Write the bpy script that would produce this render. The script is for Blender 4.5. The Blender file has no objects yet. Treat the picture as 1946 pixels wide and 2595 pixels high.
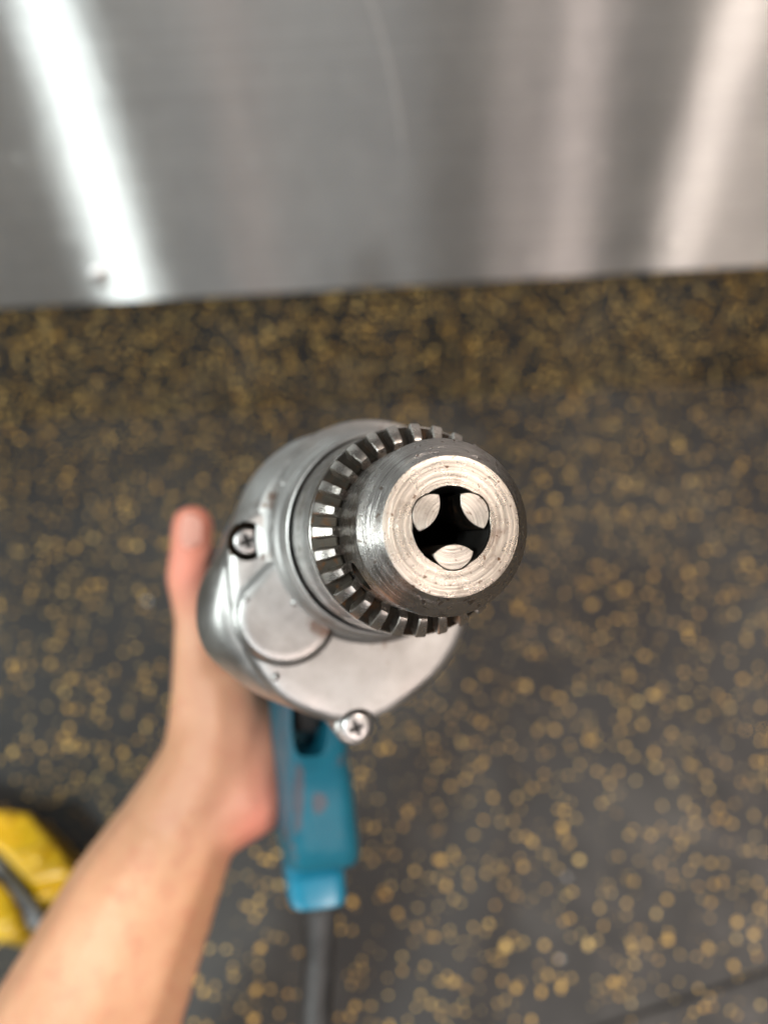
import bpy, bmesh, math, random
from mathutils import Vector, Matrix
random.seed(7)
sc = bpy.context.scene
col = sc.collection

# ------------------------------------------------------------------ camera
W, H, F = 1946.0, 2595.0, 1947.0          # photograph size and focal length in its pixels
PITCH, ROLL, CAMH = math.radians(55), math.radians(3.2), 0.60
fwd = Vector((0, math.cos(PITCH), -math.sin(PITCH)))
r0 = Vector((1, 0, 0)); u0 = Vector((0, math.sin(PITCH), math.cos(PITCH)))
right = r0 * math.cos(ROLL) - u0 * math.sin(ROLL)
upv = u0 * math.cos(ROLL) + r0 * math.sin(ROLL)
CAM = Vector((0, 0, CAMH))
cam_d = bpy.data.cameras.new('camera'); cam = bpy.data.objects.new('camera', cam_d); col.objects.link(cam)
m3 = Matrix((right, upv, -fwd)).transposed()
cam.matrix_world = Matrix.Translation(CAM) @ m3.to_4x4()
cam_d.sensor_fit = 'VERTICAL'; cam_d.sensor_height = 36.0; cam_d.lens = 36.0 * F / H
cam_d.clip_start = 0.01; cam_d.clip_end = 50
cam_d.dof.use_dof = True; cam_d.dof.focus_distance = 0.147
cam_d.dof.aperture_fstop = cam_d.lens / 4.05; cam_d.dof.aperture_blades = 0
sc.camera = cam

# ------------------------------------------------------------------ light
world = bpy.data.worlds.new('World'); sc.world = world; world.use_nodes = True
bg = world.node_tree.nodes['Background']
bg.inputs[0].default_value = (0.38, 0.36, 0.345, 1); bg.inputs[1].default_value = 0.29

def area_lamp(name, loc, sx, sy, radiance, color):
    d = bpy.data.lights.new(name, 'AREA'); d.shape = 'RECTANGLE'; d.size = sx; d.size_y = sy
    d.energy = radiance * math.pi * sx * sy; d.color = color
    o = bpy.data.objects.new(name, d); col.objects.link(o); o.location = loc      # faces straight down
    return o
area_lamp('ceiling_tube_cool', (-1.00, -0.85, 2.35), 0.13, 0.45, 215, (0.93, 1.0, 0.97))
area_lamp('ceiling_tube_warm', (1.12, 0.15, 2.35), 0.13, 0.30, 260, (1.0, 0.85, 0.75))
area_lamp('ceiling_tube_warm', (1.22, -3.2, 2.35), 0.13, 0.4, 190, (1.0, 0.81, 0.73))
area_lamp('added_tint_amber', (-0.70, -3.2, 2.35), 0.10, 0.4, 30, (1.0, 0.55, 0.42))  # added tinted light, stands in for coloured things mirrored in the panel
area_lamp('ceiling_tube_warm', (0.88, -3.2, 2.35), 0.06, 0.4, 150, (1.0, 0.81, 0.73))
area_lamp('ceiling_tube_warm', (2.25, -3.2, 2.35), 0.60, 0.4, 45, (1.0, 0.82, 0.72))
area_lamp('added_panel_warm', (1.45, -0.80, 2.35), 0.6, 0.7, 8.5, (1.0, 0.83, 0.68))  # unseen warm panel added for the chuck face to mirror
area_lamp('added_fill_dim', (-0.45, -2.9, 2.35), 1.5, 0.8, 8, (0.94, 0.98, 1.0))  # unseen pale fill added to brighten the middle of the sheet metal
wl = area_lamp('added_fill_cool', (-1.75, -0.45, 1.05), 0.32, 0.9, 14, (0.93, 1.0, 0.97))      # unseen cool fill added at left to light the gear case flank
wl.rotation_euler = (Vector((0, 0.25, 0.3)) - wl.location).to_track_quat('-Z', 'Y').to_euler()

sc.view_settings.view_transform = 'Standard'; sc.view_settings.look = 'None'
sc.view_settings.exposure = 0.24; sc.view_settings.gamma = 1.0
sc.render.engine = 'CYCLES'
sc.cycles.use_denoising = True
sc.cycles.max_bounces = 8
sc.cycles.sample_clamp_indirect = 6
sc.cycles.caustics_reflective = False; sc.cycles.caustics_refractive = False

# ------------------------------------------------------------------ helpers
def ray(px, py):
    return (right * ((px - W / 2) / F) - upv * ((py - H / 2) / F) + fwd)
def P(px, py, Z):                          # pixel and depth (metres) to a point
    return CAM + ray(px, py) * Z
def on_plane(px, py, point, normal):
    d = ray(px, py); return CAM + d * ((point - CAM).dot(normal) / d.dot(normal))

class Nodes:
    def __init__(s, name):
        s.m = bpy.data.materials.new(name); s.m.use_nodes = True
        s.t = s.m.node_tree; s.b = s.t.nodes['Principled BSDF']
    def n(s, typ, **kw):
        nd = s.t.nodes.new(typ)
        for k, v in kw.items():
            if k.startswith('i_'):
                key = k[2:]
                nd.inputs[int(key) if key.isdigit() else key].default_value = v
            else: setattr(nd, k, v)
        return nd
    def l(s, a, b): s.t.links.new(a, b)
    def math(s, op, a, b=None, clamp=False):
        nd = s.n('ShaderNodeMath', operation=op); nd.use_clamp = clamp
        for i, v in enumerate((a, b)):
            if v is None: continue
            if isinstance(v, (int, float)): nd.inputs[i].default_value = v
            else: s.l(v, nd.inputs[i])
        return nd.outputs[0]
    def ramp(s, fac, lo, hi, a=0.0, b=1.0):
        nd = s.n('ShaderNodeMapRange'); nd.interpolation_type = 'SMOOTHSTEP'
        s.l(fac, nd.inputs['Value'])
        for k, v in zip(('From Min', 'From Max', 'To Min', 'To Max'), (lo, hi, a, b)): nd.inputs[k].default_value = v
        return nd.outputs[0]
    def mix(s, fac, a, b):
        nd = s.n('ShaderNodeMix', data_type='RGBA')
        for i, v in ((0, fac), (6, a), (7, b)):
            if isinstance(v, (int, float)): nd.inputs[i].default_value = v
            elif isinstance(v, tuple): nd.inputs[i].default_value = (*v, 1)
            else: s.l(v, nd.inputs[i])
        return nd.outputs[2]
    def noise(s, vec, scale, detail=3, rough=0.55, dim='3D'):
        nd = s.n('ShaderNodeTexNoise', noise_dimensions=dim)
        nd.inputs['Scale'].default_value = scale; nd.inputs['Detail'].default_value = detail; nd.inputs['Roughness'].default_value = rough
        if vec is not None: s.l(vec, nd.inputs['Vector' if dim != '1D' else 'W'])
        return nd.outputs['Fac']
    def coord(s, which='Object'): return s.n('ShaderNodeTexCoord').outputs[which]
    def scaled(s, vec, sc3):
        nd = s.n('ShaderNodeVectorMath', operation='MULTIPLY'); s.l(vec, nd.inputs[0]); nd.inputs[1].default_value = sc3
        return nd.outputs[0]
    def set(s, **kw):
        for k, v in kw.items():
            inp = s.b.inputs[k.replace('_', ' ')]
            if isinstance(v, tuple) and len(v) == 3 and inp.type == 'RGBA': v = (*v, 1)
            if hasattr(v, 'links'): s.l(v, inp)
            else: inp.default_value = v
    def bump(s, h, strength, dist):
        nd = s.n('ShaderNodeBump'); nd.inputs['Strength'].default_value = strength; nd.inputs['Distance'].default_value = dist
        s.l(h, nd.inputs['Height']); s.l(nd.outputs[0], s.b.inputs['Normal']); return nd

# ------------------------------------------------------------------ materials
def mat_rubber(name, dense):
    k = Nodes(name); pos = k.n('ShaderNodeNewGeometry').outputs['Position']
    warp = k.n('ShaderNodeTexNoise'); warp.inputs['Scale'].default_value = 210; k.l(pos, warp.inputs['Vector'])
    off = k.scaled(warp.outputs['Color'], (0.005, 0.005, 0.005))
    add = k.n('ShaderNodeVectorMath', operation='ADD'); k.l(pos, add.inputs[0]); k.l(off, add.inputs[1])
    masks = []; tints = []
    for sc_, thr, r in ((122, 0.42 - dense, 0.205), (182, 0.48 - dense, 0.235), (70, 0.58 - dense, 0.15)):
        v = k.n('ShaderNodeTexVoronoi', feature='F1'); v.inputs['Scale'].default_value = sc_; v.inputs['Randomness'].default_value = 1
        k.l(add.outputs[0], v.inputs['Vector'])
        sep = k.n('ShaderNodeSeparateColor'); k.l(v.outputs['Color'], sep.inputs[0])
        keep = k.math('GREATER_THAN', sep.outputs[0], thr)
        size = k.math('MULTIPLY_ADD', sep.outputs[1], r * 0.9); size.node.inputs[2].default_value = r * 0.35
        edge = k.math('LESS_THAN', v.outputs['Distance'], size)
        masks.append(k.math('MULTIPLY', keep, edge)); tints.append(sep.outputs[2])
    m = k.math('MAXIMUM', k.math('MAXIMUM', masks[0], masks[1]), masks[2])
    gold = k.mix(tints[0], (0.76, 0.42, 0.07), (1.0, 0.71, 0.24))
    big = k.noise(pos, 6, 4)
    base = k.mix(k.ramp(big, .35, .7), (0.017, 0.017, 0.0175), (0.034, 0.034, 0.0335))
    dust = k.ramp(k.noise(pos, 11, 5, .62), .50, .74)                 # dusty scuffed patches
    base = k.mix(k.math('MULTIPLY', dust, .6), base, (0.062, 0.060, 0.056))
    gold = k.mix(k.math('MULTIPLY', dust, .25), gold, (0.5, 0.42, 0.30))
    k.set(Base_Color=k.mix(m, base, gold), Roughness=k.ramp(k.noise(pos, 30, 4), .3, .7, .42, .6), Specular_IOR_Level=0.5)
    k.bump(k.noise(pos, 420, 3), 0.5, 0.0012)
    return k.m

def mat_panel():
    k = Nodes('brushed_sheet_metal'); o = k.coord()
    grain = k.noise(k.scaled(o, (3.0, 1, 900)), 1, 3)
    smudge = k.noise(k.scaled(o, (9, 1, 6)), 1, 5, .65)
    tan = k.n('ShaderNodeCombineXYZ'); tan.inputs[0].default_value = 1.0      # grain runs along the wall, so reflections smear upright
    # long curved scratch and short nicks, each with a place of its own on the sheet
    sep = k.n('ShaderNodeSeparateXYZ'); k.l(o, sep.inputs[0])
    x, z = sep.outputs[0], sep.outputs[2]
    cv = k.math('ADD', k.math('MULTIPLY', k.math('MULTIPLY', z, z), SCR[1]), k.math('MULTIPLY_ADD', z, SCR[2]))
    cv.node.inputs[1].links[0].from_node.inputs[2].default_value = SCR[3]
    d = k.math('ABSOLUTE', k.math('SUBTRACT', x, cv))
    scr = k.math('MULTIPLY', k.ramp(d, 0.0025, 0.0008), k.ramp(z, SCR[0], SCR[0] + 0.03))
    nv = k.n('ShaderNodeTexVoronoi', feature='F1'); nv.inputs['Scale'].default_value = 1; k.l(k.scaled(o, (26, 1, 17)), nv.inputs['Vector'])
    nick = k.math('MULTIPLY', k.ramp(nv.outputs['Distance'], 0.16, 0.06), k.math('GREATER_THAN', k.noise(k.scaled(o, (7, 1, 7)), 1, 2), 0.47))
    basec = k.mix(k.ramp(smudge, .3, .72), (0.72, 0.73, 0.74), (0.88, 0.885, 0.885))
    line = k.noise(k.scaled(o, (2.5, 1, 260)), 1, 3, .6); dull = k.noise(k.scaled(o, (24, 1, 19)), 1, 5, .7)
    basec = k.mix(k.ramp(line, .35, .7, 0, .22), basec, (0.52, 0.52, 0.52)); basec = k.mix(k.ramp(dull, .5, .75, 0, .35), basec, (0.97, 0.975, 0.98))
    basec = k.mix(k.math('MULTIPLY', k.math('ADD', scr, k.math('MULTIPLY', nick, .8)), 0.8, clamp=True), basec, (0.97, 0.98, 0.98))
    rough = k.math('ADD', k.ramp(smudge, .3, .75, .26, .38), k.math('MULTIPLY', grain, .05))
    gl = k.n('ShaderNodeBsdfAnisotropic', distribution='GGX'); gl.inputs['Anisotropy'].default_value = 0.9
    k.l(basec, gl.inputs['Color']); k.l(rough, gl.inputs['Roughness']); k.l(tan.outputs[0], gl.inputs['Tangent'])
    haze = k.n('ShaderNodeBsdfAnisotropic', distribution='GGX'); haze.inputs['Roughness'].default_value = .62
    k.l(basec, haze.inputs['Color']); ms = k.n('ShaderNodeMixShader'); ms.inputs[0].default_value = .62
    k.l(gl.outputs[0], ms.inputs[1]); k.l(haze.outputs[0], ms.inputs[2]); k.l(ms.outputs[0], k.t.nodes['Material Output'].inputs['Surface'])
    hh = k.math('ADD', k.math('MULTIPLY', grain, 0.25), k.math('ADD', k.math('MULTIPLY', smudge, 0.8), k.math('MULTIPLY', k.math('ADD', scr, nick), 0.35)))
    bp = k.bump(hh, 0.35, 0.0010); k.l(bp.outputs[0], gl.inputs['Normal']); k.t.nodes.remove(k.b)
    return k.m

def mat_steel(name, tint, rough, rings=True, dirt=0.35, aniso=0.6, pit=0.0):
    k = Nodes(name); o = k.coord()
    sep = k.n('ShaderNodeSeparateXYZ'); k.l(o, sep.inputs[0])
    rad = k.math('SQRT', k.math('ADD', k.math('POWER', sep.outputs[0], 2), k.math('POWER', sep.outputs[1], 2)))
    fine = k.noise(o, 2600, 3); stain = k.noise(o, 170, 5, .7); spots = k.noise(o, 620, 4, .65)
    axis = k.math('SUBTRACT', rad, sep.outputs[2])
    wob = k.math('MULTIPLY_ADD', k.noise(o, 90, 2), 0.0006); k.l(axis, wob.node.inputs[2])
    ring = k.noise(k.math('MULTIPLY', wob, 1000), 1.5, 5, .75, dim='1D')
    mask = k.math('MULTIPLY', k.ramp(stain, .50, .70), dirt)
    mask = k.math('ADD', mask, k.math('MULTIPLY', k.ramp(spots, .61, .66), dirt * 1.6), clamp=True)
    light = tuple(min(1, c * 1.15) for c in tint); tint = tuple(c * (.80 if rings else .95) for c in tint)
    c = k.mix(k.ramp(ring if rings else fine, .35, .65), tint, light)
    c = k.mix(mask, c, (0.10, 0.05, 0.024))
    k.set(Base_Color=c, Metallic=1.0, Anisotropic=aniso)
    rr = k.math('ADD', k.ramp(k.noise(o, 300, 4), .3, .7, rough - .04, rough + .06), k.math('MULTIPLY', mask, .12))
    k.l(rr, k.b.inputs['Roughness'])
    if aniso:
        t = k.n('ShaderNodeTangent', direction_type='RADIAL', axis='Z'); k.l(t.outputs[0], k.b.inputs['Tangent'])
    hsrc = k.math('ADD', k.math('MULTIPLY', ring, 1.0 if rings else 0.0), k.math('MULTIPLY', k.math('ADD', fine, k.math('MULTIPLY', spots, pit)), .35))
    k.bump(hsrc, 0.8, 0.00013 if rings else (0.00008 if not pit else 0.00022))
    return k.m

def mat_cast():
    k = Nodes('cast_aluminium'); o = k.coord()
    n1 = k.noise(o, 55, 5, .6); n2 = k.noise(o, 900, 3); st = k.noise(o, 120, 5, .7)
    rust = k.math('MULTIPLY', k.ramp(st, .60, .72), k.ramp(k.noise(o, 28, 3), .45, .62))
    c = k.mix(k.ramp(n1, .3, .7), (0.39, 0.388, 0.382), (0.52, 0.518, 0.512))
    c = k.mix(k.math('MULTIPLY', rust, .5), c, (0.24, 0.13, 0.07))
    sp = k.n('ShaderNodeSeparateXYZ'); k.l(o, sp.inputs[0])
    rad = k.math('SQRT', k.math('ADD', k.math('POWER', sp.outputs[0], 2), k.math('POWER', sp.outputs[1], 2)))
    # old grease caked round the collar root
    root = k.math('MULTIPLY', k.math('MULTIPLY', k.ramp(rad, .0272, .0280), k.ramp(rad, .0315, .0295)), k.ramp(k.noise(o, 110, 4, .7), .52, .62))
    c = k.mix(k.math('MULTIPLY', root, .8), c, (0.13, 0.062, 0.032))
    blot = k.noise(o, 210, 4, .65)
    c = k.mix(k.ramp(blot, .45, .75, 0, .3), c, (0.30, 0.285, 0.27))
    k.set(Base_Color=c, Metallic=1.0, Roughness=k.ramp(n1, .3, .7, .36, .50))
    k.bump(k.math('ADD', k.math('MULTIPLY', n1, .6), k.math('MULTIPLY', n2, .12)), 0.35, 0.0007)
    return k.m

def mat_plain(name, c1, c2, rough, scale=60, metallic=0.0, bump=0.0, spec=0.5, stain=None, scuff_and_reflection=()):
    k = Nodes(name); o = k.coord(); n = k.noise(o, scale, 5, .6)
    c = k.mix(k.ramp(n, .3, .7), c1, c2)
    if stain: c = k.mix(k.math('MULTIPLY', k.ramp(k.noise(o, 95, 4, .6), .62, .70), .75), c, stain)
    for (cx_, cy_, cz_), sx_, sy_ in scuff_and_reflection:                    # dirt scuff at its own place; long strip paints in the hand's reflection
        sub = k.n('ShaderNodeVectorMath', operation='SUBTRACT'); k.l(o, sub.inputs[0]); sub.inputs[1].default_value = (cx_, cy_, cz_)
        ln = k.n('ShaderNodeVectorMath', operation='LENGTH'); k.l(k.scaled(sub.outputs[0], (1 / sx_, 1 / sy_, 60)), ln.inputs[0])
        dd = k.math('MULTIPLY_ADD', k.noise(o, 330, 3), .9); k.l(ln.outputs['Value'], dd.node.inputs[2])
        c = k.mix(k.math('MULTIPLY', k.ramp(dd, 1.5, 1.1), .5), c, (0.14, 0.06, 0.05))
    k.set(Base_Color=c, Roughness=k.ramp(k.noise(o, scale * 3, 4), .3, .7, rough - .06, rough + .08), Metallic=metallic, Specular_IOR_Level=spec)
    if bump: k.bump(k.noise(o, scale * 12, 3), .4, bump)
    return k.m

def mat_skin():
    k = Nodes('skin'); o = k.coord()
    n = k.noise(o, 26, 4); f = k.noise(o, 700, 3); b = k.noise(o, 9, 2)
    c = k.mix(k.ramp(n, .3, .7), (0.60, 0.32, 0.185), (0.71, 0.405, 0.25))
    c = k.mix(k.ramp(b, .35, .7, 0, .5), c, (0.60, 0.265, 0.17))
    c = k.mix(k.ramp(k.noise(o, 130, 4, .65), .45, .7, 0, .45), c, (0.58, 0.25, 0.16))
    at = k.n('ShaderNodeAttribute', attribute_name='flush')           # blood flush of thumb tip, knuckle and heel
    c = k.mix(k.math('MULTIPLY', at.outputs['Fac'], .75), c, (0.66, 0.22, 0.165))
    k.set(Base_Color=c, Roughness=0.5, Specular_IOR_Level=0.4, Subsurface_Weight=0.18, Subsurface_Scale=0.004)
    k.b.inputs['Subsurface Radius'].default_value = (1.0, 0.35, 0.2)
    k.bump(k.math('ADD', f, k.math('MULTIPLY', k.noise(o, 240, 3), .6)), .25, 0.0006)
    return k.m

# ------------------------------------------------------------------ mesh helpers
def link(name, me, mat, parent=None):
    o = bpy.data.objects.new(name, me); col.objects.link(o)
    if mat is not None and not me.materials: me.materials.append(mat)
    if parent is not None: o.parent = parent
    return o
def finish(bm, name, mat, parent=None, smooth=True, angle=32):
    bmesh.ops.recalc_face_normals(bm, faces=bm.faces)
    me = bpy.data.meshes.new(name); bm.to_mesh(me); bm.free()
    if smooth:
        for p in me.polygons: p.use_smooth = True
        me.set_sharp_from_angle(angle=math.radians(angle))
    return link(name, me, mat, parent)
def rings_mesh(bm, rings, closed_ring=True, cap0=False, cap1=False):
    vs = [[bm.verts.new(p) for p in r] for r in rings]
    n = len(vs[0])
    for a, b in zip(vs, vs[1:]):
        for i in range(n if closed_ring else n - 1):
            j = (i + 1) % n
            bm.faces.new((a[i], a[j], b[j], b[i]))
    if cap0: bm.faces.new(vs[0])
    if cap1: bm.faces.new(vs[-1])
    return vs
def lathe(bm, prof, n=96, cap0=False, cap1=False, cx=0, cy=0):
    """prof: (t, r) in mm along the chuck axis, t backwards from the nose face."""
    rings = [[Vector(((cx + r * math.cos(2 * math.pi * i / n)) / 1000, (cy + r * math.sin(2 * math.pi * i / n)) / 1000, -t / 1000)) for i in range(n)] for t, r in prof]
    return rings_mesh(bm, rings, True, cap0, cap1)
def boolean(obj, cutters):
    """cut closed meshes out of obj, leaving a plain mesh"""
    for c in cutters:
        md = obj.modifiers.new('cut', 'BOOLEAN'); md.object = c; md.operation = 'DIFFERENCE'; md.solver = 'EXACT'
    bpy.context.view_layer.update()
    dg = bpy.context.evaluated_depsgraph_get()
    me = bpy.data.meshes.new_from_object(obj.evaluated_get(dg))
    obj.modifiers.clear(); old = obj.data; obj.data = me
    for p in me.polygons: p.use_smooth = True
    me.set_sharp_from_angle(angle=math.radians(32))
    for c in cutters: bpy.data.objects.remove(c)
def tag(o, label=None, cat=None, group=None, kind=None):
    if label: o['label'] = label
    if cat: o['category'] = cat
    if group: o['group'] = group
    if kind: o['kind'] = kind
    return o

# ------------------------------------------------------------------ setting: floor, rubber wall base, sheet metal
WALL_Y = 0.567
up = Vector((0, 0, 1)); floor0 = Vector((0, 0, 0)); wall0 = Vector((0, WALL_Y, 0)); wn = Vector((0, -1, 0))
RUB = mat_rubber('fleck_rubber', 0.0); RUBB = mat_rubber('fleck_rubber_dense', 0.32)
DARK = mat_plain('dark_underlay', (0.012, 0.012, 0.012), (0.02, 0.02, 0.02), .8)

bm = bmesh.new()
rings_mesh(bm, [[Vector((-2.2, -2.2, -0.006)), Vector((2.2, -2.2, -0.006)), Vector((2.2, WALL_Y + .02, -0.006)), Vector((-2.2, WALL_Y + .02, -0.006))]], cap0=True)
floor = finish(bm, 'floor', DARK, smooth=False); tag(floor, 'dark floor covered with gold-flecked black rubber sheets', 'floor', kind='structure')
a = on_plane(1650, 2560, floor0, up); b = on_plane(1946, 2460, floor0, up); d = (b - a).normalized(); nrm = Vector((-d.y, d.x, 0))
def clip_sheet(sign):
    bm = bmesh.new()
    q = [bm.verts.new(v) for v in (Vector((-2.1, -2.1, 0)), Vector((2.1, -2.1, 0)), Vector((2.1, WALL_Y, 0)), Vector((-2.1, WALL_Y, 0)))]
    bm.faces.new(q)
    bmesh.ops.bisect_plane(bm, geom=bm.verts[:] + bm.edges[:] + bm.faces[:], plane_co=a + nrm * sign * 0.0014, plane_no=nrm * sign, clear_inner=True)
    r = bmesh.ops.extrude_face_region(bm, geom=bm.faces[:])
    for v in r['geom']:
        if isinstance(v, bmesh.types.BMVert): v.co.z -= 0.005
    return finish(bm, 'rubber_sheet', RUB, floor, smooth=False)
clip_sheet(1); clip_sheet(-1)

bm = bmesh.new()                                             # rubber base: 6 mm thick with a coved foot
prof = [(WALL_Y + .001, 0.24), (WALL_Y - .005, 0.24)]
prof += [(WALL_Y - .005, 0.0006), (WALL_Y + .001, 0.0006)]
rings_mesh(bm, [[Vector((x, y, z)) for y, z in prof] for x in (-2.1, 2.1)], cap0=True, cap1=True)
base = finish(bm, 'rubber_wall_base', RUBB, angle=50)
tag(base, 'gold-flecked black rubber strip turned up the wall under the sheet metal', 'wall base', kind='structure')

PANEL_FRONT = WALL_Y - 0.012
pz = on_plane(973, 731, Vector((0, PANEL_FRONT, 0)), wn).z
panel_pt = Vector((0, PANEL_FRONT, 0))
def on_panel(px, py): return on_plane(px, py, panel_pt, wn)
PC = Vector((0.0, PANEL_FRONT, pz + 0.35))                    # panel object origin
# scratch curve through three pixels, x as a quadratic of z in panel space
pts = [on_panel(*q) - PC for q in ((945, 20), (1000, 230), (1022, 430))]
def quad(p):
    (z0, x0), (z1, x1), (z2, x2) = [(q.z, q.x) for q in p]
    d1 = (x1 - x0) / (z1 - z0); d2 = (x2 - x1) / (z2 - z1); A = (d2 - d1) / (z2 - z0)
    B = d1 - A * (z0 + z1); C = x0 - A * z0 * z0 - B * z0
    return A, B, C
SCR = (pts[2].z, *quad(pts))
PANEL = mat_panel()
bm = bmesh.new()
hw, hz = 2.1, 0.35
prof = [(0.004, hz), (0.0, hz), (0.0, -hz + .004), (0.0005, -hz + .0015), (0.0018, -hz), (0.004, -hz)]
nx = 60
rings_mesh(bm, [[Vector((-hw + 2 * hw * i / nx, y, z)) for y, z in prof] for i in range(nx + 1)], cap0=True, cap1=True)
panel = finish(bm, 'sheet_metal_panel', PANEL, angle=25); panel.location = PC
tag(panel, 'brushed grey sheet metal wall panel above the rubber base, scratched and streaked with reflections', 'wall panel')
STEEL = mat_steel('dull_steel', (0.88, 0.90, 0.93), .55, rings=False, dirt=.2, aniso=0)
def rivet(px, py):
    c = on_panel(px, py) - PC
    bm = bmesh.new()
    rr = [(0.0085, 0.0), (0.0085, 0.0008), (0.0074, 0.0024), (0.0050, 0.0038), (0.0022, 0.0044), (0.0006, 0.0045)]
    rings_mesh(bm, [[Vector((c.x + r * math.cos(2 * math.pi * i / 24), -h, c.z + r * math.sin(2 * math.pi * i / 24))) for i in range(24)] for r, h in rr], cap1=True)
    finish(bm, 'rivet', STEEL, panel, angle=60)
rivet(250, 697)
rivet(-40, 716)

# ------------------------------------------------------------------ the drill: frame with X right, Y up, Z out of the chuck nose
A_c = Vector((-0.225, 0.0494, 0.973)).normalized()            # camera space (x right, y down, z forward)
D_c = Vector((0, 1, 0)); D_c = (D_c - A_c * D_c.dot(A_c)).normalized()
S_c = D_c.cross(A_c).normalized()
if S_c.x < 0: S_c = -S_c
def c2w(v): return right * v.x - upv * v.y + fwd * v.z
NOSE_Z = 0.140
nose = P(1145, 1333.7, NOSE_Z)
X, Y, Z = c2w(S_c), -c2w(D_c), -c2w(A_c)
M = Matrix((X, Y, Z)).transposed().to_4x4(); M.translation = nose
Minv = M.inverted()
drill = bpy.data.objects.new('power_drill', None); col.objects.link(drill); drill.empty_display_size = .03
drill.matrix_world = M
tag(drill, 'corded drill with teal handle, cast aluminium gear case and keyed steel chuck, held nose up', 'drill')
def at_t(px, py, t):                                          # pixel to drill-local point on the plane t mm behind the nose
    w = on_plane(px, py, nose - Z * t / 1000, Z)
    return Minv @ w
def mm(s, yv, t): return Vector((s / 1000, yv / 1000, -t / 1000))

CHUCK = mat_steel('chuck_steel', (0.50, 0.465, 0.42), .27, rings=True, dirt=.55, aniso=.55); CONE = mat_steel('nose_cone_steel', (0.42, 0.405, 0.39), .23, rings=True, dirt=.40, aniso=.35)
SLEEVE = mat_steel('sleeve_steel', (0.50, 0.49, 0.475), .20, rings=False, dirt=.35, aniso=.3)
TOOTH = mat_steel('tooth_steel', (0.46, 0.44, 0.415), .30, rings=False, dirt=.45, aniso=0, pit=1.0)
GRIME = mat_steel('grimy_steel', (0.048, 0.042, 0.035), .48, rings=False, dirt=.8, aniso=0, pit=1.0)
JAW = mat_steel('jaw_steel', (0.47, 0.445, 0.41), .33, rings=True, dirt=.35, aniso=0)
BORE = mat_plain('black_recess', (0.006, 0.006, 0.006), (0.016, 0.014, 0.012), .5)  # near-black for the chuck bore and the screw slots
CAST = mat_cast()
TEAL = mat_plain('teal_plastic', (0.006, 0.10, 0.155), (0.010, 0.125, 0.185), .36, 40, bump=.0002, stain=(0.13, 0.07, 0.055), scuff_and_reflection=[(tuple(at_t(807, 2034, 143)), .0032, .0045), (tuple(at_t(756, 2020, 143)), .0022, .016)])  # first mark is a scuff, the long one the hand's reflection painted in
BLACKP = mat_plain('black_plastic', (0.018, 0.017, 0.017), (0.03, 0.028, 0.027), .45, 50, bump=.0002)
CORD = mat_plain('grey_cord_rubber', (0.020, 0.021, 0.022), (0.040, 0.041, 0.042), .5, 70, bump=.0002)
SCREW = mat_steel('screw_steel', (0.50, 0.50, 0.50), .36, rings=False, dirt=.12, aniso=0)

# chuck body with the bore outlined by the three jaw ways
N = 168
JA = [math.radians(v) for v in (150, 34, 273)]
JC, JR = 3.95, 4.05
def bore_r(th):
    r = 7.35
    for ja in JA:
        c = math.cos(th - ja); disc = JR * JR - JC * JC * (1 - c * c)
        if disc > 0: r = max(r, JC * c + math.sqrt(disc))
    return r
rings = []
def ring_b(t, dr=0.0): rings.append([mm((bore_r(2 * math.pi * i / N) + dr) * math.cos(2 * math.pi * i / N), (bore_r(2 * math.pi * i / N) + dr) * math.sin(2 * math.pi * i / N), t) for i in range(N)])
def ring_c(t, r): rings.append([mm(r * math.cos(2 * math.pi * i / N), r * math.sin(2 * math.pi * i / N), t) for i in range(N)])
ring_c(48, 14.5)
ring_c(48, 7.0); ring_b(30); ring_b(12); ring_b(0.35); ring_b(0.0, .18)
for t, r in ((0, 8.3), (0, 8.9), (0, 10.2), (0, 11.8), (0, 12.85), (.05, 13.0), (.22, 13.14), (.5, 13.36), (1.3, 14.0), (1.42, 14.0), (1.55, 14.16), (2.4, 14.86), (2.5, 14.84), (2.62, 14.98), (3.4, 15.6), (4.5, 16.5), (4.8, 16.75), (5.1, 16.9), (5.5, 16.97), (8, 17.0), (14, 17.05), (21, 17.1), (24, 17.1), (24.2, 16.5), (30, 16.5)): ring_c(t, r)
bm = bmesh.new(); vs = rings_mesh(bm, rings)
n_ = len(vs[0])
for i in range(n_): bm.faces.new((vs[-1][i], vs[-1][(i + 1) % n_], vs[0][(i + 1) % n_], vs[0][i]))
chuck = finish(bm, 'chuck_body', CHUCK, drill, angle=18)
chuck.data.materials.append(BORE)
cut = []
for k in range(3):                                            # pilot holes for the chuck key
    an = math.radians(214 + 120 * k); c = bmesh.new()
    e1 = Vector((-math.sin(an), math.cos(an), 0)); e2 = Vector((0, 0, 1)); e0 = Vector((math.cos(an), math.sin(an), 0))
    rings_mesh(c, [[e0 * (rr / 1000) + Vector((0, 0, -.0150)) + (e1 * math.cos(2 * math.pi * i / 28) + e2 * math.sin(2 * math.pi * i / 28)) * .0033 for i in range(28)] for rr in (11.5, 22)], cap0=True, cap1=True)
    cut.append(finish(c, 'cutter', GRIME, drill))
boolean(chuck, cut)
chuck.data.materials.clear()
for m_ in (CHUCK, BORE, GRIME, CONE): chuck.data.materials.append(m_)
for p in chuck.data.polygons:
    c = p.center; r = math.hypot(c.x, c.y) * 1000; t = -c.z * 1000
    p.material_index = 1 if (r < 8.3 and t > .3) else (3 if r > 13.03 else 0)
    if 11.2 < r < 16.9 and 11.4 < t < 18.6: p.material_index = 2

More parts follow.
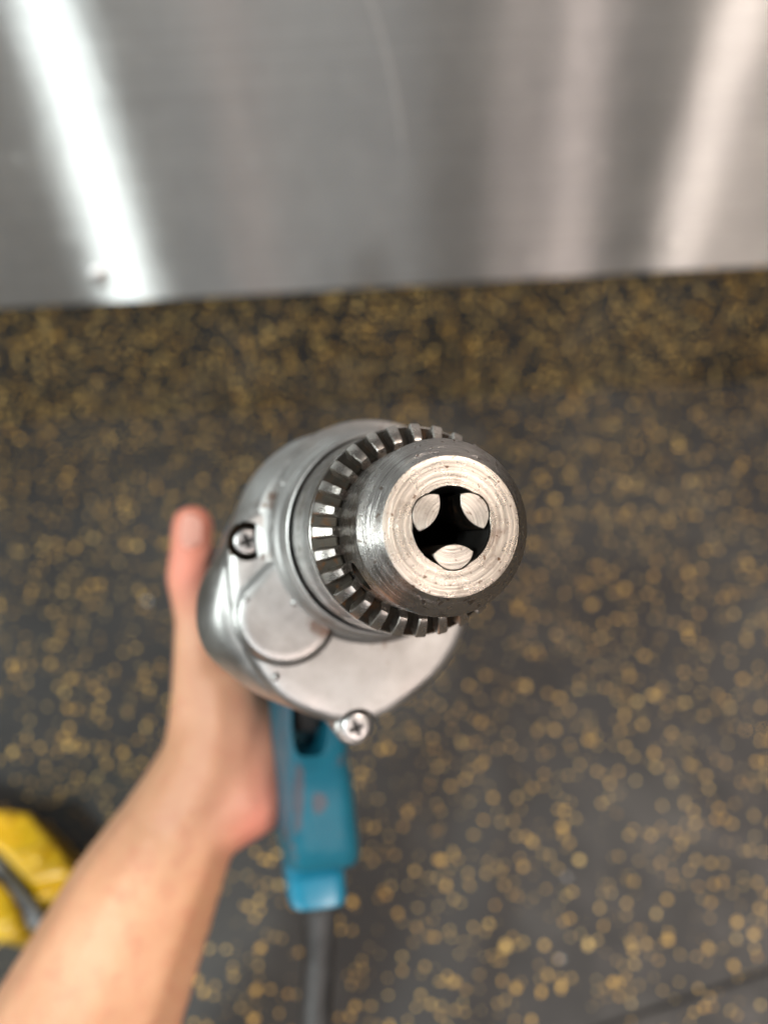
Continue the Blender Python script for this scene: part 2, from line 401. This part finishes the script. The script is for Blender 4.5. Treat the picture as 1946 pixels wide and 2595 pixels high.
for j, ja in enumerate(JA):                                   # jaws: lens-shaped tips, flush with the nose
    e0 = Vector((math.cos(ja), math.sin(ja), 0)); e1 = Vector((-math.sin(ja), math.cos(ja), 0))
    R1 = JR - .07; C2, R2 = (8.9, 5.6)
    xi = ((R1 * R1 - R2 * R2) + C2 * C2 - JC * JC) / (2 * (C2 - JC)); hc = math.sqrt(R1 * R1 - (xi - JC) ** 2)
    a1 = math.atan2(hc, xi - JC); a2 = math.atan2(hc, -(xi - C2))
    out = [(JC + R1 * math.cos(v), R1 * math.sin(v)) for v in [(-a1 + 2 * a1 * i / 22) for i in range(23)]]
    out += [(C2 - R2 * math.cos(v), R2 * math.sin(v)) for v in [(a2 - 2 * a2 * i / 18) for i in range(1, 18)]]
    cx_ = sum(q[0] for q in out) / len(out)
    def sect(t, sc_, sh): return [(e0 * (cx_ + (q[0] - cx_) * sc_ + sh) + e1 * q[1] * sc_) / 1000 + Vector((0, 0, -t / 1000)) for q in out]
    bm = bmesh.new(); t0 = (.12, .16, .10)[j]
    rings_mesh(bm, [sect(t0, .955, 0), sect(t0 + .12, 1, 0), sect(t0 + 6, 1, .03), sect(t0 + 24, 1, .05)], cap0=True, cap1=True)
    jo = finish(bm, 'jaw', JAW, drill, angle=30)
    # faces behind the tips take the darker steel
    jo.data.materials.append(GRIME)
    for p in jo.data.polygons:
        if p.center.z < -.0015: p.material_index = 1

# geared sleeve
bm = bmesh.new()
lathe(bm, [(26, 17.25), (23.0, 17.3), (22.8, 17.7), (26.5, 22.35), (26.7, 22.62), (27.2, 22.72), (29.5, 22.75), (29.7, 22.7), (40, 23.4), (47.5, 23.9), (48.8, 23.8), (49.6, 22.8), (49.8, 20.5), (49.8, 14)], n=140)
sleeve = finish(bm, 'chuck_sleeve', SLEEVE, drill, angle=28)
sleeve.data.materials.append(GRIME)
for p in sleeve.data.polygons:
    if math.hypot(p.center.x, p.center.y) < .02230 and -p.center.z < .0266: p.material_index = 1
bm = bmesh.new()
nv_r, nv = math.hypot(22.45 - 17.7, 25.4 - 21.7), None
def tooth_sec(r, tb, ht, wb, wt):
    # outward normal of the cone leans forward and out
    nf = Vector((3.7, 0, 4.65)).normalized()
    b0 = Vector((r, 0, -tb))
    return [b0 + Vector((0, -wb / 2, 0)) - nf * 1.1, b0 + nf * (ht * .82) + Vector((0, -wt / 2 - .1, 0)), b0 + nf * ht + Vector((0, -wt / 2 + .12, 0)), b0 + nf * ht + Vector((0, wt / 2 - .12, 0)), b0 + nf * (ht * .82) + Vector((0, wt / 2 + .1, 0)), b0 + Vector((0, wb / 2, 0)) - nf * 1.1]
secs = [tooth_sec(17.75, 21.75, 1.45, 2.1, 1.55), tooth_sec(18.3, 22.15, 1.75, 2.3, 1.7), tooth_sec(21.1, 24.4, 1.85, 3.0, 2.15), tooth_sec(21.6, 24.9, 1.7, 3.05, 2.15)]
rings_mesh(bm, [[v / 1000 for v in s] for s in secs], cap0=True, cap1=True)
NT = 28
first = finish(bm, 'tooth', TOOTH, sleeve, angle=25)
first.rotation_euler.z = math.radians(181)
for i in range(1, NT):
    o = first.copy(); col.objects.link(o); o.parent = sleeve; o.rotation_euler.z = math.radians(181 + 360 / NT * i + random.uniform(-.35, .35))
    o.scale = (1, random.uniform(.95, 1.05), 1)

# gear case: lofted between the outline of its front plate and that of its rear flange
T_F, T_R = 68.0, 82.0
front_px = [(943, 1105), (850, 1124), (775, 1172), (715, 1235), (665, 1283), (615, 1308), (583, 1345), (573, 1420), (576, 1484), (582, 1538), (590, 1579), (606, 1624), (630, 1676), (664, 1726), (716, 1783), (771, 1812), (855, 1837), (952, 1831), (1030, 1787), (1108, 1724), (1165, 1642), (1192, 1563), (1203, 1480), (1200, 1380), (1170, 1270), (1110, 1170), (1030, 1115)]
rear_px = [(896, 1096), (830, 1096), (769, 1107), (697, 1150), (643, 1205), (606, 1284), (578, 1350), (545, 1420), (508, 1489), (497, 1552), (505, 1614), (530, 1664), (576, 1703), (625, 1742), (693, 1776), (770, 1792), (850, 1795), (940, 1765), (1020, 1700), (1070, 1600), (1085, 1480), (1080, 1350), (1055, 1230), (1005, 1145), (955, 1108)]
CENTER = at_t(870, 1470, T_F)
def radial(pxs, t, n):
    pol = []
    for q in pxs:
        v = at_t(*q, t) - CENTER; pol.append((math.atan2(v.y, v.x) % (2 * math.pi), math.hypot(v.x, v.y)))
    pol.sort(); out = []
    ext = [(a_ - 2 * math.pi, r_) for a_, r_ in pol] + pol + [(a_ + 2 * math.pi, r_) for a_, r_ in pol]
    for i in range(n):
        th = 2 * math.pi * i / n
        for k in range(1, len(ext) - 2):
            if ext[k][0] <= th < ext[k + 1][0]: break
        (x0, y0), (x1, y1), (x2, y2), (x3, y3) = ext[k - 1:k + 3]
        u = (th - x1) / (x2 - x1); m1 = (y2 - y0) / (x2 - x0) * (x2 - x1); m2 = (y3 - y1) / (x3 - x1) * (x2 - x1)
        out.append((2 * u**3 - 3 * u**2 + 1) * y1 + (u**3 - 2 * u**2 + u) * m1 + (-2 * u**3 + 3 * u**2) * y2 + (u**3 - u**2) * m2)
    for _ in range(3): out = [(out[i - 1] + 2 * out[i] + out[(i + 1) % n]) / 4 for i in range(n)]
    return out
NG = 160
fr = radial(front_px, T_F, NG); rr_ = radial(rear_px, T_R, NG)
def g_ring(t, f): return [Vector((CENTER.x + f(i) * math.cos(2 * math.pi * i / NG), CENTER.y + f(i) * math.sin(2 * math.pi * i / NG), -t / 1000)) for i in range(NG)]
rings = [g_ring(T_F, lambda i, q=q: fr[i] * q) for q in (.12, .35, .6, .8)]
for t, q in ((0, .0034), (.25, .0020), (.9, .0009), (1.9, .0002), (3.0, 0)): rings.append(g_ring(T_F + t, lambda i, q=q: fr[i] - q))
for k in range(1, 15):
    u = k / 14; w_ = .45 * u + .55 * math.sqrt(1 - (1 - u) ** 2)
    rings.append(g_ring(T_F + 3 + (T_R - T_F - 3) * u, lambda i, w_=w_: fr[i] + (rr_[i] - fr[i]) * w_))
rings.append(g_ring(96, lambda i: rr_[i] + .0002)); rings.append(g_ring(112, lambda i: rr_[i] - .0003)); rings.append(g_ring(113, lambda i: rr_[i] - .0013)); rings.append(g_ring(113, lambda i: rr_[i] * .5))
bm = bmesh.new(); rings_mesh(bm, rings, cap0=True, cap1=True)
case = finish(bm, 'gear_case', CAST, drill, angle=30)
def cyl(name, c, r, t0, t1, mat, parent, n=40, bev=0.0):
    bm = bmesh.new(); prof = [(t0, max(.01, r - bev)), (t0 + bev, r), (t1, r)] if bev else [(t0, r), (t1, r)]
    lathe(bm, prof, n, True, True, c.x * 1000, c.y * 1000)
    return finish(bm, name, mat, parent, angle=30)
s1 = at_t(626, 1372, 72); s2 = at_t(905, 1846, 70)
boolean(case, [cyl('cutter', s1, 5.1, 60, 75, CAST, drill), cyl('cutter', s2, 5.6, 60, 74, CAST, drill)])
case.data.materials.append(GRIME)
for p in case.data.polygons:
    for c_, r_ in ((s1, .00508), (s2, .00558)):
        q = p.center - c_
        if math.hypot(q.x, q.y) < r_ + .0001 and -p.center.z > .0685 and -p.center.z < .0751: p.material_index = len(case.data.materials) - 1
# ear that carries the lower screw
cyl('screw_ear', s2 + Vector((0, -.0004, 0)), 5.2, 74.1, 98, CAST, drill, bev=.8)
def screw(c, tf, r):
    bm = bmesh.new()
    lathe(bm, [(tf + 4, r * .98), (tf + .7, r), (tf + .3, r * .96), (tf + .06, r * .84), (tf, r * .74), (tf, r * .5), (tf, r * .02)], 40, True, True, c.x * 1000, c.y * 1000)
    o = finish(bm, 'screw', SCREW, drill, angle=40)
    cs = []
    for ang in (20, 110):
        b2 = bmesh.new(); bmesh.ops.create_cube(b2, size=1)
        bmesh.ops.scale(b2, vec=(r * .00105, r * .00034, .0034), verts=b2.verts); bmesh.ops.rotate(b2, cent=(0, 0, 0), matrix=Matrix.Rotation(math.radians(ang), 3, 'Z'), verts=b2.verts)
        bmesh.ops.translate(b2, vec=(c.x, c.y, -tf / 1000), verts=b2.verts); cs.append(finish(b2, 'cutter', BORE, drill, smooth=False))
    boolean(o, cs)
    if len(o.data.materials) < 2: o.data.materials.append(BORE)
    for p in o.data.polygons:
        if math.hypot(p.center.x - c.x, p.center.y - c.y) * 1000 < r * .5 and -p.center.z * 1000 > tf + .3: p.material_index = 1
    return o
screw(s1, 71.2, 3.45); screw(s2, 70.6, 3.8)

# collar round the spindle, standing on the front plate
bm = bmesh.new()
lathe(bm, [(62, 19), (54, 24.0), (51.2, 24.1), (50.6, 24.3), (50.4, 24.6), (50.6, 25.0), (51.4, 25.2), (58, 25.5), (59, 25.6), (60.2, 26.2), (60.6, 26.9), (61.4, 27.2), (66.3, 27.6), (67.6, 28.3), (68.3, 30.0), (69, 31)], n=120)
finish(bm, 'spindle_collar', CAST, drill, angle=40)
bm = bmesh.new(); lathe(bm, [(49.8, 15), (60, 15), (60, 24)], n=60); finish(bm, 'spindle', GRIME, drill)
# round cover of the intermediate gear with its rib towards the collar
dc = at_t(728, 1557, 66.2); dl = at_t(602, 1557, 66.2); dr_ = (dl - dc).length
poly = [dc + Vector((math.cos(v), math.sin(v), 0)) * dr_ for v in [math.radians(152 + (398 - 152) * i / 46) for i in range(47)]]
poly += [at_t(900, 1420, 66.2), at_t(700, 1412, 66.2)]
bm = bmesh.new()
cen = sum(poly, Vector()) / len(poly)
def pring(t, inset): return [Vector((p.x, p.y, 0)) + (Vector((cen.x - p.x, cen.y - p.y, 0))).normalized() * inset / 1000 + Vector((0, 0, -t / 1000)) for p in poly]
rings_mesh(bm, [pring(69, -1.5), pring(68.1, -1.3), pring(67.7, -.5), pring(67.0, .0), pring(66.5, .3), pring(66.2, 1.0), pring(66.2, 3)], cap0=True, cap1=True)
finish(bm, 'gear_cover', CAST, drill, angle=40)
# casting nubs
for px, py, t, r in ((722, 1226, 66, 1.3), (748, 1526, 65.8, 1.2), (625, 1519, 66.6, 1.2), (699, 1715, 68, 1.2), (757, 1247, 64, .9)):
    c = at_t(px, py, t); bm = bmesh.new(); bmesh.ops.create_icosphere(bm, subdivisions=2, radius=r / 1000)
    bmesh.ops.translate(bm, vec=c - Vector((0, 0, r * .0003)), verts=bm.verts); finish(bm, 'casting_nub', CAST, drill, angle=180)

# motor housing behind the gear case, vented
mc = Vector((-.004, -.012, 0))
bm = bmesh.new(); lathe(bm, [(112, 34.5), (114, 35.6), (150, 36), (180, 35.5), (196, 33), (204, 27), (207, 18)], 96, True, True, mc.x * 1000, mc.y * 1000)
motor = finish(bm, 'motor_housing', TEAL, drill, angle=30)
for k in range(10):
    an = math.radians(20 + k * 14) ; bm = bmesh.new(); bmesh.ops.create_cube(bm, size=1)
    bmesh.ops.scale(bm, vec=(.0024, .003, .022), verts=bm.verts)
    bmesh.ops.translate(bm, vec=(0, .0350, -.178), verts=bm.verts)
    bmesh.ops.rotate(bm, cent=(0, 0, 0), matrix=Matrix.Rotation(an - math.pi / 2, 3, 'Z'), verts=bm.verts)
    bmesh.ops.translate(bm, vec=mc, verts=bm.verts)
    finish(bm, 'vent_slot', BLACKP, motor, smooth=False)

# pistol grip: lofted rounded sections (d below the axis, front and back t, centre, half widths)
def super_sec(d, tf, tb, s0, hf, hb, n=56, e=.42):
    out = []
    for i in range(n):
        th = 2 * math.pi * i / n; c, s = math.cos(th), math.sin(th)
        u = math.copysign(abs(c) ** e, c); v = math.copysign(abs(s) ** e, s)
        hw_ = hf + (hb - hf) * (v + 1) / 2
        out.append(mm(s0 + u * hw_, -d, tf + (tb - tf) * (v + 1) / 2))
    return out
secs = [(20, 128, 192, -4, 12, 15), (44, 130, 190, -5.3, 11, 15), (62, 133, 188, -5.2, 10.8, 15), (76, 136.5, 187, -4.8, 11.2, 15), (80, 139, 187, -4.6, 11.2, 15), (90, 141.5, 187, -3.4, 12.1, 15.3), (104, 143.5, 188, -2.4, 12.8, 15.8), (111, 144.6, 189, -1.8, 13.3, 16.0), (117, 145.5, 190, -1.6, 13.6, 15.6), (119.6, 147.5, 190, -1.6, 13.0, 14.4), (121, 153, 190, -2.0, 11.2, 12)]
bm = bmesh.new(); rings_mesh(bm, [super_sec(*s) for s in secs], cap0=True, cap1=True)
grip = finish(bm, 'grip', TEAL, drill, angle=38)
b2 = bmesh.new()
def slot_sec(t, k): 
    o = []
    for i in range(40):
        th = 2 * math.pi * i / 40; c, s = math.cos(th), math.sin(th)
        o.append(mm(-8.4 + math.copysign(abs(c) ** .45, c) * 6.2 * k, -(52 - math.copysign(abs(s) ** .45, s) * -20.5 * k) if False else -52 + math.copysign(abs(s) ** .45, s) * 23.5 * k, t))
    return o
rings_mesh(b2, [slot_sec(120, 1.12), slot_sec(134, 1.03), slot_sec(152, .95)], cap0=True, cap1=True)
boolean(grip, [finish(b2, 'cutter', TEAL, drill)])
bm = bmesh.new()
tr = []
for d, tf in ((34, 143), (40, 139), (48, 137), (56, 138), (64, 141), (69, 145)):
    tr.append(super_sec(d, tf, 158, -8.4, 4.6, 4.6, 32))
rings_mesh(bm, tr, cap0=True, cap1=True); finish(bm, 'trigger', BLACKP, drill, angle=40)
# foot of the grip where the cord leaves
FOOT = mat_plain('teal_plastic_lit', (0.008, 0.18, 0.30), (0.012, 0.21, 0.34), .36, 40)  # grip's teal painted lighter, overhead light put into the colour
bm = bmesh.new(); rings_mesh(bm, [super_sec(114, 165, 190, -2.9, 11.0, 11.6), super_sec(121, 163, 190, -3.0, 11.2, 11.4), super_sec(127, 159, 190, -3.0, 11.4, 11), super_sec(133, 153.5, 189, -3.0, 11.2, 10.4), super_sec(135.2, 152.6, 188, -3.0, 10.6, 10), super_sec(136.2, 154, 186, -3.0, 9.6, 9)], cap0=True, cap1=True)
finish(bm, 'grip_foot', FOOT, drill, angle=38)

def tube(name, pts, radii, mat, parent=None, n=20, inv=None):
    bm = bmesh.new(); rings = []
    prev = None
    for i, p in enumerate(pts):
        tdir = (pts[min(i + 1, len(pts) - 1)] - pts[max(i - 1, 0)]).normalized()
        if prev is None:
            prev = tdir.orthogonal().normalized()
        prev = (prev - tdir * prev.dot(tdir)).normalized(); q = tdir.cross(prev)
        rings.append([(p + (prev * math.cos(2 * math.pi * k / n) + q * math.sin(2 * math.pi * k / n)) * radii[i]) for k in range(n)])
    if inv is not None: rings = [[inv @ v for v in r] for r in rings]
    rings_mesh(bm, rings, cap0=True, cap1=True)
    return finish(bm, name, mat, parent, angle=50)
def spline(pts, n=8):
    out = []
    for i in range(len(pts) - 1):
        p0, p1, p2, p3 = pts[max(i - 1, 0)], pts[i], pts[i + 1], pts[min(i + 2, len(pts) - 1)]
        for k in range(n):
            u = k / n; out.append(.5 * ((2 * p1) + (-p0 + p2) * u + (2 * p0 - 5 * p1 + 4 * p2 - p3) * u * u + (-p0 + 3 * p1 - 3 * p2 + p3) * u**3))
    out.append(pts[-1]); return out
cpts = [P(812, 2255, .303), P(811, 2330, .302), P(808, 2420, .300), P(803, 2520, .297), P(797, 2640, .293), P(785, 2850, .29), P(770, 3200, .30)]
g = cpts[-1]; cpts += [Vector((g.x - .03, g.y - .02, .10)), Vector((g.x - .08, g.y - .05, .006)), Vector((g.x - .25, g.y - .15, .006))]
cs = spline(cpts)
rad = [max(.0064, .0076 - .0012 * i / 16) if i < 20 else .0064 for i in range(len(cs))]
tube('power_cord', cs, rad, CORD, drill, inv=Minv)

# ------------------------------------------------------------------ the hand and forearm: one continuous skin
bm = bmesh.new()
def blob(p, r):
    m_ = bmesh.ops.create_icosphere(bm, subdivisions=2, radius=r)
    bmesh.ops.translate(bm, vec=p, verts=m_['verts'])
def chain(nodes, step=.25):
    for (p0, q0), (p1, q1) in zip(nodes, nodes[1:]):
        n = max(2, int((p1 - p0).length / (min(q0, q1) * step)))
        for k in range(n + 1):
            u = k / n; blob(p0.lerp(p1, u), q0 + (q1 - q0) * u)
def nd(px, py, z, r): return (P(px, py, z), r)
chain([nd(-900, 4700, .20, .047), nd(-350, 3700, .25, .045), nd(20, 3000, .275, .041), nd(200, 2640, .286, .0365), nd(352, 2300, .296, .0300), nd(448, 2112, .302, .0242), nd(492, 2030, .304, .0228)])
chain([nd(492, 2030, .304, .0228), nd(545, 1930, .306, .0215), nd(560, 1830, .308, .0195), nd(555, 1740, .308, .0165)])
chain([nd(530, 2060, .304, .019), nd(634, 2012, .303, .0170), nd(648, 1930, .308, .0152), nd(620, 1840, .312, .0150), nd(600, 1760, .314, .0140)])
chain([nd(500, 1960, .306, .0145), nd(520, 1780, .306, .0140), nd(512, 1670, .305, .0118), nd(500, 1560, .304, .0091), nd(481, 1458, .303, .0096), nd(486, 1395, .302, .0088), nd(488, 1333, .301, .0086)])
for i, (y0, y1, zz) in enumerate(((1745, 1770, 0), (1830, 1845, .001), (1915, 1925, .001), (1990, 2000, 0))):
    r = (.0085, .0088, .0084, .0074)[i]; e = (0, 14, 6, -22)[i]
    chain([nd(560, y0 + 20, .318, .0125), nd(610, y0, .334 + zz, r * 1.15), nd(700, y1, .346 + zz, r), nd(770 + e, y1 + 3, .340 + zz, r * .94), nd(800 + e, y1 + 5, .328 + zz, r * .86)])
me = bpy.data.meshes.new('person'); bm.to_mesh(me); bm.free()
tmp = bpy.data.objects.new('person', me); col.objects.link(tmp)
rm = tmp.modifiers.new('remesh', 'REMESH'); rm.mode = 'VOXEL'; rm.voxel_size = .0016
sm = tmp.modifiers.new('smooth', 'SMOOTH'); sm.factor = .5; sm.iterations = 14
bpy.context.view_layer.update()
me2 = bpy.data.meshes.new_from_object(tmp.evaluated_get(bpy.context.evaluated_depsgraph_get()))
bpy.data.objects.remove(tmp)
for p in me2.polygons: p.use_smooth = True
fl = me2.attributes.new('flush', 'FLOAT', 'POINT')
spots = [(P(490, 1310, .297), .017, 1.0), (P(478, 1462, .297), .014, .9), (P(705, 2040, .295), .017, 1.0), (P(690, 1850, .296), .018, .5), (P(655, 2110, .297), .014, .8)]
vals = []
for v in me2.vertices:
    a_ = 0
    for c, r, w_ in spots: a_ += w_ * math.exp(-((v.co - c).length / r) ** 2)
    vals.append(min(1, a_))
fl.data.foreach_set('value', vals)
SKIN = mat_skin()
me2.name = 'person'; me2.materials.clear()
person = link('person', me2, SKIN); tag(person, 'bare left hand and forearm gripping the teal drill handle, thumb pointing up', 'person')
NAIL = mat_plain('thumb_nail', (0.92, 0.56, 0.46), (0.97, 0.64, 0.54), .5, 90, spec=.2)
bm = bmesh.new()
nc = P(474, 1345, .2935); ex = (right - fwd * .35).normalized(); ey = (upv * 1.0 + right * .02).normalized(); ez = ex.cross(ey).normalized()
rings = []
for k in range(9):
    v = -1 + 2 * k / 8; row = []
    for i in range(11):
        u = -1 + 2 * i / 10
        wv = .0056 * (1 - .16 * max(0, v) ** 3) * math.sqrt(max(.12, 1 - .9 * max(0, abs(v) - .45) ** 2 / .3))
        row.append(nc + ex * u * wv + ey * v * .0066 + ez * (.0012 - .0026 * u * u - .0008 * v * v))
    rings.append(row)
rings_mesh(bm, rings, closed_ring=False)
bmesh.ops.solidify(bm, geom=bm.faces[:], thickness=.0006)
finish(bm, 'thumb_nail', NAIL, person, angle=60)

# ------------------------------------------------------------------ yellow tool lying on the floor, cut by the frame
YEL = mat_plain('yellow_plastic', (0.68, 0.40, 0.008), (0.76, 0.50, 0.015), .34, 30, bump=.0002)
GREYP = mat_plain('grey_plastic', (0.17, 0.18, 0.19), (0.22, 0.23, 0.24), .4, 50)
HT = 0.05
def on_h(px, py, h): return on_plane(px, py, Vector((0, 0, h)), up)
O = on_h(60, 2200, 0); O.z = 0
tool = bpy.data.objects.new('hand_tool', None); col.objects.link(tool); tool.location = O
tag(tool, 'yellow and grey moulded plastic tool lying on the flecked rubber floor', 'tool')
def slab(name, pxs, h1, mat, h0=0.002, bev=.006):
    bm = bmesh.new(); pts = [on_h(*q, h1) - O for q in pxs]
    f = bm.faces.new([bm.verts.new(Vector((p.x, p.y, h1))) for p in pts])
    r = bmesh.ops.extrude_face_region(bm, geom=[f])
    for v in r['geom']:
        if isinstance(v, bmesh.types.BMVert): v.co.z = h0
    bmesh.ops.recalc_face_normals(bm, faces=bm.faces)
    bmesh.ops.bevel(bm, geom=[e for e in bm.edges if max(v.co.z for v in e.verts) > h1 - .001], offset=bev, segments=4, profile=.6, affect='EDGES')
    return finish(bm, name, mat, tool, angle=50)
slab('upper_shell', [(-170, 1980), (-60, 2050), (20, 2052), (72, 2058), (130, 2125), (190, 2205), (172, 2228), (78, 2248), (0, 2162), (-150, 2060)], .05, YEL)
slab('end_lip', [(78, 2250), (172, 2230), (190, 2215), (150, 2265), (105, 2284), (92, 2280)], .040, YEL, bev=.004)
slab('lower_shell', [(-190, 2160), (-60, 2205), (0, 2235), (30, 2270), (52, 2320), (62, 2360), (20, 2385), (-30, 2378), (-190, 2330)], .05, YEL)
slab('grey_bar', [(-190, 2070), (-40, 2140), (6, 2185), (96, 2300), (120, 2340), (75, 2360), (50, 2310), (0, 2225), (-40, 2195), (-190, 2150)], 0.046, GREYP, bev=.004)
for q in ([(8, 2120), (50, 2108), (54, 2114), (10, 2127)], [(34, 2166), (118, 2140), (124, 2147), (38, 2175)], [(62, 2218), (158, 2190), (163, 2198), (68, 2227)]):
    slab('rib', q, .0545, YEL, h0=.047, bev=.0015)
for px, py, r in ((97, 2172, .007), (20, 2082, .004), (20, 2330, .008)):
    c = on_h(px, py, .05) - O; bm = bmesh.new()
    rr = [(r, -.001), (r, .001), (r * .75, .0028), (r * .3, .0036)]
    rings_mesh(bm, [[Vector((c.x + q * math.cos(2 * math.pi * i / 20), c.y + q * math.sin(2 * math.pi * i / 20), .05 + hh)) for i in range(20)] for q, hh in rr], cap1=True)
    finish(bm, 'boss', YEL, tool, angle=60)

# a few bright metal chips lying on the rubber
CHIP = mat_steel('bright_chip', (0.8, 0.8, 0.8), .25, rings=False, dirt=.0, aniso=0)
for px, py, s in ((375, 1524, .0048), (1434, 2222, .0042), (1420, 2430, .0035)):
    c = on_plane(px, py, floor0, up); bm = bmesh.new()
    n = 7; top = [Vector((s * .5 * math.cos(2 * math.pi * i / n) * random.uniform(.7, 1.2), s * .4 * math.sin(2 * math.pi * i / n) * random.uniform(.7, 1.2), .0012 + random.uniform(0, .0006))) for i in range(n)]
    bot = [Vector((v.x * 1.1, v.y * 1.1, .0002)) for v in top]
    rings_mesh(bm, [bot, top], cap0=True, cap1=True)
    o = finish(bm, 'metal_chip', CHIP, None, smooth=False); o.location = c
    tag(o, 'tiny bright metal chip lying on the flecked rubber floor', 'metal chip', 'metal chips on the floor')
